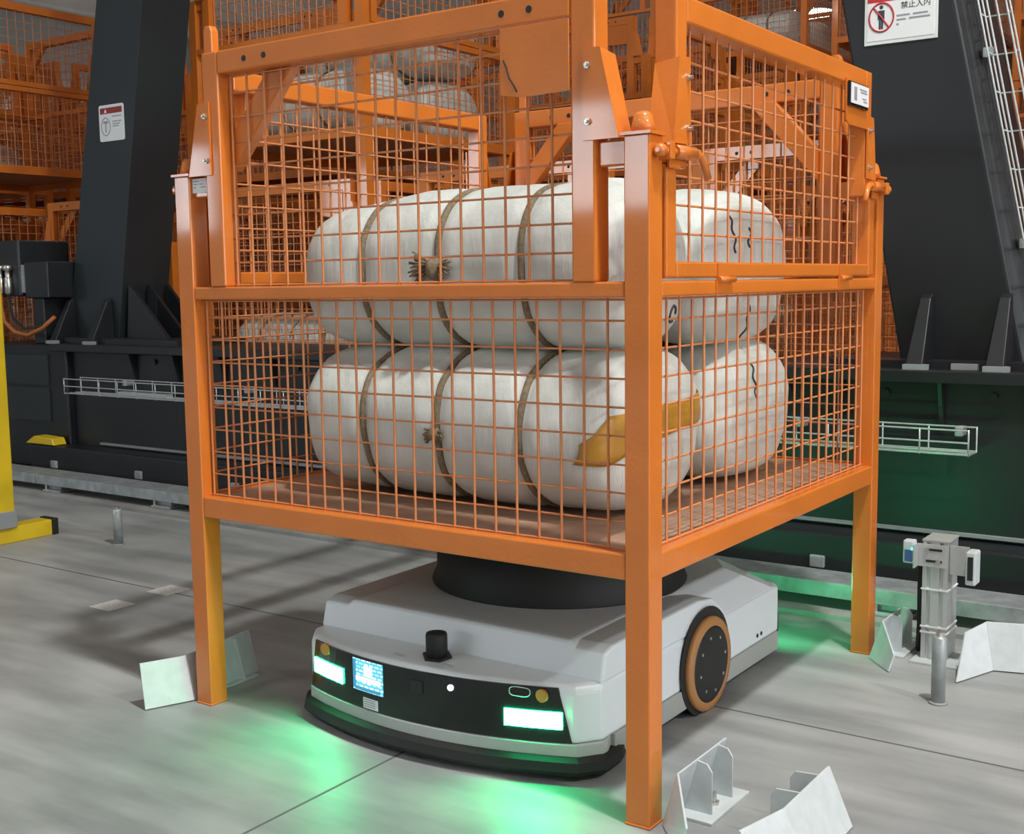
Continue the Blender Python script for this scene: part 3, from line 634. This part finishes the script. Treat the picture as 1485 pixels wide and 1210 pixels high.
for z0_, z1_ in ((.28, .46), (.48, .64)): MB().box(*cb(-5.2, -4.75, 1.992, 2.0, z0_, z1_)).build('cover_plate', LIT_BLACK_GREY, crane)
MB().box(*cb(-5.26, -5.21, 1.97, 2.0, .06, .66)).build('guard_profile', STEEL, crane)
yb_ = MB().prism([(-4.86-CX, 1.90-CY, .168), (-4.60-CX, 1.90-CY, .168), (-4.62-CX, 1.90-CY, .205), (-4.78-CX, 1.90-CY, .21)], (0, .08, 0)).build('wheel_guard', YELLOW, crane, .005); yb_['label'] = 'small yellow wheel guard'
for k in range(9): MB().box(*cb(BX0+k*.7, BX0+k*.7+.05, 1.885, 1.90, .05, .09)).build('rail_clamp', STEEL, crane, .004)

# ------------------------------------------------------------------ ground rail, stakes, sensor post, yellow post
gr = thing('ground_rail', 'grey steel rail on low feet running along the floor before the black beam', 'rail', (-2, 1.6, 0))
for k in range(6):
    x0 = -4+k*1.75-.0; MB().box(x0+.003, x0+1.747, -.05, -.042, .048, .094).box(x0+.003, x0+1.747, -.042, .10, .088, .094).build('rail_section', STEEL, gr, .002)
for k in range(13):
    x0 = -3.75+k*.815; f = MB().box(x0-.06, x0+.06, -.055, .06, .014, .026).box(x0-.05, x0+.05, -.03, .05, .026, .0885).build('rail_foot', STEEL, gr, .003)
    MB().cyl((x0-.045, -.045, .026), (x0-.045, -.045, .05), .006, 8).build('anchor_bolt', ZINC, f)
for x, y, r, h, lab in ((.254, .951, .0163, .163, 'short steel floor stake in front of the aluminium sensor post'), (-2.895, 1.02, .018, .142, 'short grey floor stake near the yellow post, left')):
    t = thing('floor_stake', lab, 'stake', (x, y, 0), group='short floor stakes')
    MB().lathe([(r, 0), (r, h-.006), (r-.003, h)], (0, 0, 0), n=24).build('stake_tube', STEEL, t)
    MB().lathe([(r+.006, .0), (r+.004, .005)], (0, 0, 0), n=24).build('grout_ring', PLINTH, t)
    MB().cyl((0, 0, h), (0, 0, h+.009), r*.55, 6, smooth=False).build('cap_bolt', ZINC, t)
sp = thing('sensor_post', 'aluminium profile post carrying two photoelectric sensors beside the right rear leg', 'post', (.158, 1.30, 0))
pm = MB(); hx, hy, hh = .032, .047, .318
pm.box(-hx, hx, -hy+.006, hy-.006, .006, hh)
for a, b in ((-hx, -.021), (-.011, .011), (.021, hx)):
    pm.box(a, b, -hy, -hy+.006, .006, hh).box(a, b, hy-.006, hy, .006, hh)
pm.build('profile', ALU, sp)
MB().box(-.05, .075, -.085, .06, 0, .006).build('foot_plate', WHITEG, sp, .001)
MB().box(-hx-.002, hx+.002, -hy-.002, hy+.002, hh, hh+.005).build('end_cap', SKIRT, sp, .001)
bk = MB().box(-.042, hx-.004, -hy-.005, -hy-.001, .252, .312).box(-.046, -.042, -hy-.04, -hy-.001, .252, .312).build('sensor_bracket', ALU, sp, .001)
for z in (.268, .298): MB().box(-.022, .018, -hy-.0065, -hy-.0045, z-.003, z+.003).build('slot', DARK, bk); MB().cyl((-.02+.03*(z < .28), -hy-.004, z), (-.02+.03*(z < .28), -hy-.014, z), .0065, 6, smooth=False).build('bolt', ZINC, bk)
se = MB().box(-.074, -.046, -hy-.034, -hy-.004, .262, .322).build('sensor', WHITEG, sp, .004)
MB().box(-.068, -.050, -hy-.0365, -hy-.033, .268, .298).build('sensor_lens', BLUEL, se); MB().box(-.053, -.048, -hy-.0365, -hy-.033, .298, .304).build('sensor_led', mat('green_led', (.0, .2, .1), .3, emis=(.1, 1, .6), estr=2), se)
b2_ = MB().box(hx+.001, hx+.05, -hy+.01, -hy+.014, .235, .312).build('sensor_bracket', ALU, sp, .001)
se = MB().box(hx+.05, hx+.075, -hy-.03, -hy+.02, .222, .308).build('sensor', WHITEG, sp, .004)
MB().box(hx+.056, hx+.069, -hy-.0325, -hy-.029, .236, .296).build('sensor_lens', DARK, se)
for z in (.075, .09, .19): MB().box(-hx-.0025, hx+.0025, -hy-.0025, hy+.0025, z, z+.004).build('cable_tie', WHITE, sp)
MB().tube([(-hx-.012, -.01, .26), (-hx-.013, -.01, .18), (-hx-.013, -.005, .10), (-hx-.018, .0, .0165), (-hx-.018, .12, .0165)], .0095, 8).build('sensor_cable', DARK, sp)

yp = thing('barrier_post', 'yellow steel post with a grey sleeve and a yellow foot at the left edge', 'post', (-3.36, .76, 0))
MB().box(-.07, .08, -.07, .07, .064, 1.7).build('post_tube', YELLOW, yp, .006)
MB().box(-.075, .085, -.075, .075, .062, .13).build('sleeve', GREYP, yp, .004)
MB().box(-.01, .072, -.42, .235, .0, .064).build('foot_bar', YELLOW, yp, .004)
for y0, y1 in ((.235, .262), (-.447, -.42)): MB().box(-.014, .076, y0, y1, .0, .067).build('end_cap', DARK, yp, .003)
MB().cyl((.08, -.03, .92), (.092, -.03, .92), .012, 8).build('bolt', YELLOW, yp)

for (x, y, lab) in ((-2.159, .443, 'square grey floor label, nearer of the two left of the cage'), (-2.157, .663, 'square grey floor label, farther of the two left of the cage')):
    tag(MB().box(-.05, .05, -.05, .05, 0, .0012).build('floor_label', TAGP, loc=(x, y, 0)), lab, 'label', 'floor labels')
# ------------------------------------------------------------------ leg guides
def guide(label, fold, tip, end, lean, out, h=.108, ribs=(.08, .17), tiph=None, rib=.058):
    tiph = tiph or h
    t = thing('leg_guide', label, 'guide', (fold[0], fold[1], 0), group='white leg guides on the floor')
    th = .0045
    def P_(p, z, o=(0, 0)): return Vector((p[0]-fold[0]+o[0], p[1]-fold[1]+o[1], z))
    lx = lean
    # main plate
    nx = th if out > 0 else -th
    m = MB().hexa([P_(fold, .003), P_(end, .003), P_(end, .003, (nx, 0)), P_(fold, .003, (nx, 0))], [P_(fold, h, (lx, 0)), P_(end, h, (lx, 0)), P_(end, h, (lx+nx, 0)), P_(fold, h, (lx+nx, 0))])
    m.build('guide_plate', WHITEG, t, .001)
    d = Vector((tip[0]-fold[0], tip[1]-fold[1])); nrm = Vector((-d.y, d.x)).normalized()
    if nrm.x*out < 0: nrm = -nrm
    lw = (nrm.x*abs(lean), nrm.y*abs(lean))
    m = MB().hexa([P_(fold, .003), P_(tip, .003), P_(tip, .003, tuple(nrm*th)), P_(fold, .003, (nx, 0))], [P_(fold, h, (lx, 0)), P_(tip, tiph, (lw[0]*tiph/h, lw[1]*tiph/h)), P_(tip, tiph, (lw[0]*tiph/h+nrm.x*th, lw[1]*tiph/h+nrm.y*th)), P_(fold, h, (lx+nx, 0))])
    m.build('guide_wing', WHITEG, t, .001)
    o = 1 if out > 0 else -1
    for ry in ribs:
        x0 = nx; ya, yb = ry-.002, ry+.002
        poly = [(x0, ya, .006), (x0+o*rib, ya, .006), (x0+o*rib, ya, h-.02), (x0+o*(rib-.01), ya, h-.006), (x0+lx*.97, ya, h-.003)]
        MB().prism(poly, (0, .004, 0)).build('rib', WHITEG, t)
    b = MB().box(min(nx, o*.078), max(nx, o*.078), .045, .215, .0, .006).build('foot_plate', WHITEG, t, .001)
    for yb in ((ribs[0]+ribs[-1])/2, ):
        MB().cyl((o*.045, yb, .006), (o*.045, yb, .012), .011, 6, smooth=False).cyl((o*.045, yb, .012), (o*.045, yb, .03), .0055, 8).build('anchor_bolt', ZINC, b)
    return t
guide('white bent steel guide right of the front cage leg', (.010, .030), (.088, -.06), (.010, .235), .030, 1, tiph=.05)
guide('white bent steel guide by the right rear cage leg', (.010, 1.190), (.088, 1.105), (.010, 1.34), .034, 1, tiph=.045)
guide('white bent steel guide left of the left cage leg, scuffed wing', (-1.247, .0), (-1.292, -.108), (-1.278, .240), -.030, -1)
guide('large white bent steel guide at the bottom edge, right of the front leg guide', (.305, .0), (.275, -.13), (.305, .212), -.045, -1, rib=.10)
g5 = thing('leg_guide', 'white bent steel guide right of the steel floor stake', 'guide', (.308, 1.255, 0), group='white leg guides on the floor')
MB().hexa([(0, 0, .003), (-.053, -.143, .003), (-.057, -.140, .003), (0, .005, .003)], [(-.028, .032, .118), (-.058, -.211+.16, .105), (-.062, -.047, .105), (-.028, .038, .118)]).build('guide_wing', WHITEG, g5, .001)
MB().hexa([(0, 0, .003), (.26, .07, .003), (.26, .076, .003), (0, .006, .003)], [(-.028, .032, .118), (.24, .11, .118), (.24, .116, .118), (-.028, .038, .118)]).build('guide_plate', WHITEG, g5, .001)
MB().box(-.02, .2, .04, .16, 0, .006).build('foot_plate', WHITEG, g5, .001)

# ------------------------------------------------------------------ storage block behind the crane
proto = make_cage('orange mesh cage', False, (-4.16, 2.56, 0))
for o in list(C.objects):
    if o.parent: KIDS.setdefault(o.parent.name, []).append(o)
bale_p, _, _ = make_bale('white sack bale inside a stored cage', (0, 0, 0), (.95, .55, .34), (-.5, 0, .5), 9, N=30, M=24)
for o in kids_of(bale_p): KIDS.setdefault(bale_p.name, []).append(o)
used = [False, False]
def stored(x, y, tier, label, group, bales=(), blabels=()):
    if not used[0]: c = proto; used[0] = True
    else: c = copy_tree(proto)
    c.location = (x, y, 1.256*tier); c['label'] = label; c['group'] = group
    for bi, (dx, dy, k) in enumerate(bales):
        if not used[1]: b = bale_p; used[1] = True
        else: b = copy_tree(bale_p)
        b.location = (x+dx, y+dy, 1.256*tier+DZ+.172+k*.345); b['label'] = 'white sack bale inside a stored orange cage behind the crane'; b['group'] = 'bales in the stored cages'
        if bi < len(blabels): b['label'] = blabels[bi]
LN = [-7.08+1.46*i for i in range(8)]
ROW = [2.56+1.42*i for i in range(8)]
two = ((.61, .33, 0), (.61, .92, 0))
G = 'stored orange cages behind the crane'
stored(LN[2], ROW[0], 1, 'upper orange cage with white bales, just right of the left mast', G, two+((.61, .92, 1),), ('front bale in the upper stored cage right of the left mast', 'rear bottom bale in the upper stored cage right of the left mast', 'top bale in the upper stored cage right of the left mast'))
stored(LN[2], ROW[0], 0, 'lower orange cage with white bales, right of the left mast', G, two, ('front bale in the lower stored cage right of the left mast', 'rear bale in the lower stored cage right of the left mast'))
stored(LN[0], 2.22, 1, 'upper dark orange cage at the left edge, left of the left mast', G)
stored(LN[0], 2.22, 0, 'lower dark orange cage at the left edge, behind the black drive motor', G)
stored(LN[1], ROW[0], 0, 'lower orange cage hidden mostly behind the left mast foot', G)
stored(LN[3], ROW[0], 0, 'lower stored orange cage seen through the left mesh of the big cage', G)
stored(LN[4], ROW[0], 0, 'lower stored orange cage seen through the right door of the big cage', G)
stored(LN[5], ROW[0], 0, 'lower stored orange cage behind the right mast', G)
stored(LN[5], ROW[0], 1, 'upper stored orange cage behind the cable ladder, right edge', G)
deep = 'orange mesh cage deep in the storage block behind the crane'
LN2 = {k: -7.08+1.46*k for k in range(-5, 9)}
deepset = [(k, r, t) for k in (-3, -2, -1) for r in (0, 1, 2, 3) for t in (0, 1) if not (k == -3 and r == 0)]
deepset += [(0, 1, 0), (0, 1, 1), (1, 1, 0), (1, 1, 1), (1, 2, 1), (1, 2, 0), (0, 2, 0), (0, 2, 1), (2, 1, 0), (3, 1, 0), (4, 1, 0), (5, 1, 0), (6, 0, 0), (6, 0, 1), (6, 1, 0), (6, 1, 1)]
deepset += [(2, 2, 0), (2, 2, 1), (2, 3, 0), (2, 3, 1), (3, 3, 0), (4, 3, 0), (5, 3, 0), (2, 4, 0), (2, 4, 1), (2, 4, 2), (3, 4, 0), (3, 4, 1), (3, 4, 2), (4, 4, 0), (4, 4, 1), (4, 4, 2), (5, 4, 0), (5, 4, 1), (3, 5, 0), (3, 5, 1), (3, 5, 2), (4, 5, 0), (4, 5, 1), (2, 5, 0), (2, 5, 1), (2, 5, 2), (1, 4, 0), (1, 4, 1), (1, 4, 2), (1, 5, 0), (1, 5, 1)]
for k, r, t in deepset:
    near = 'in the lower tier' if t == 0 else 'in an upper tier'
    stored(LN2[k], ROW[r], t, deep+', '+near, G+', deep, '+near, two if (k+r+t) % 4 == 0 else ())
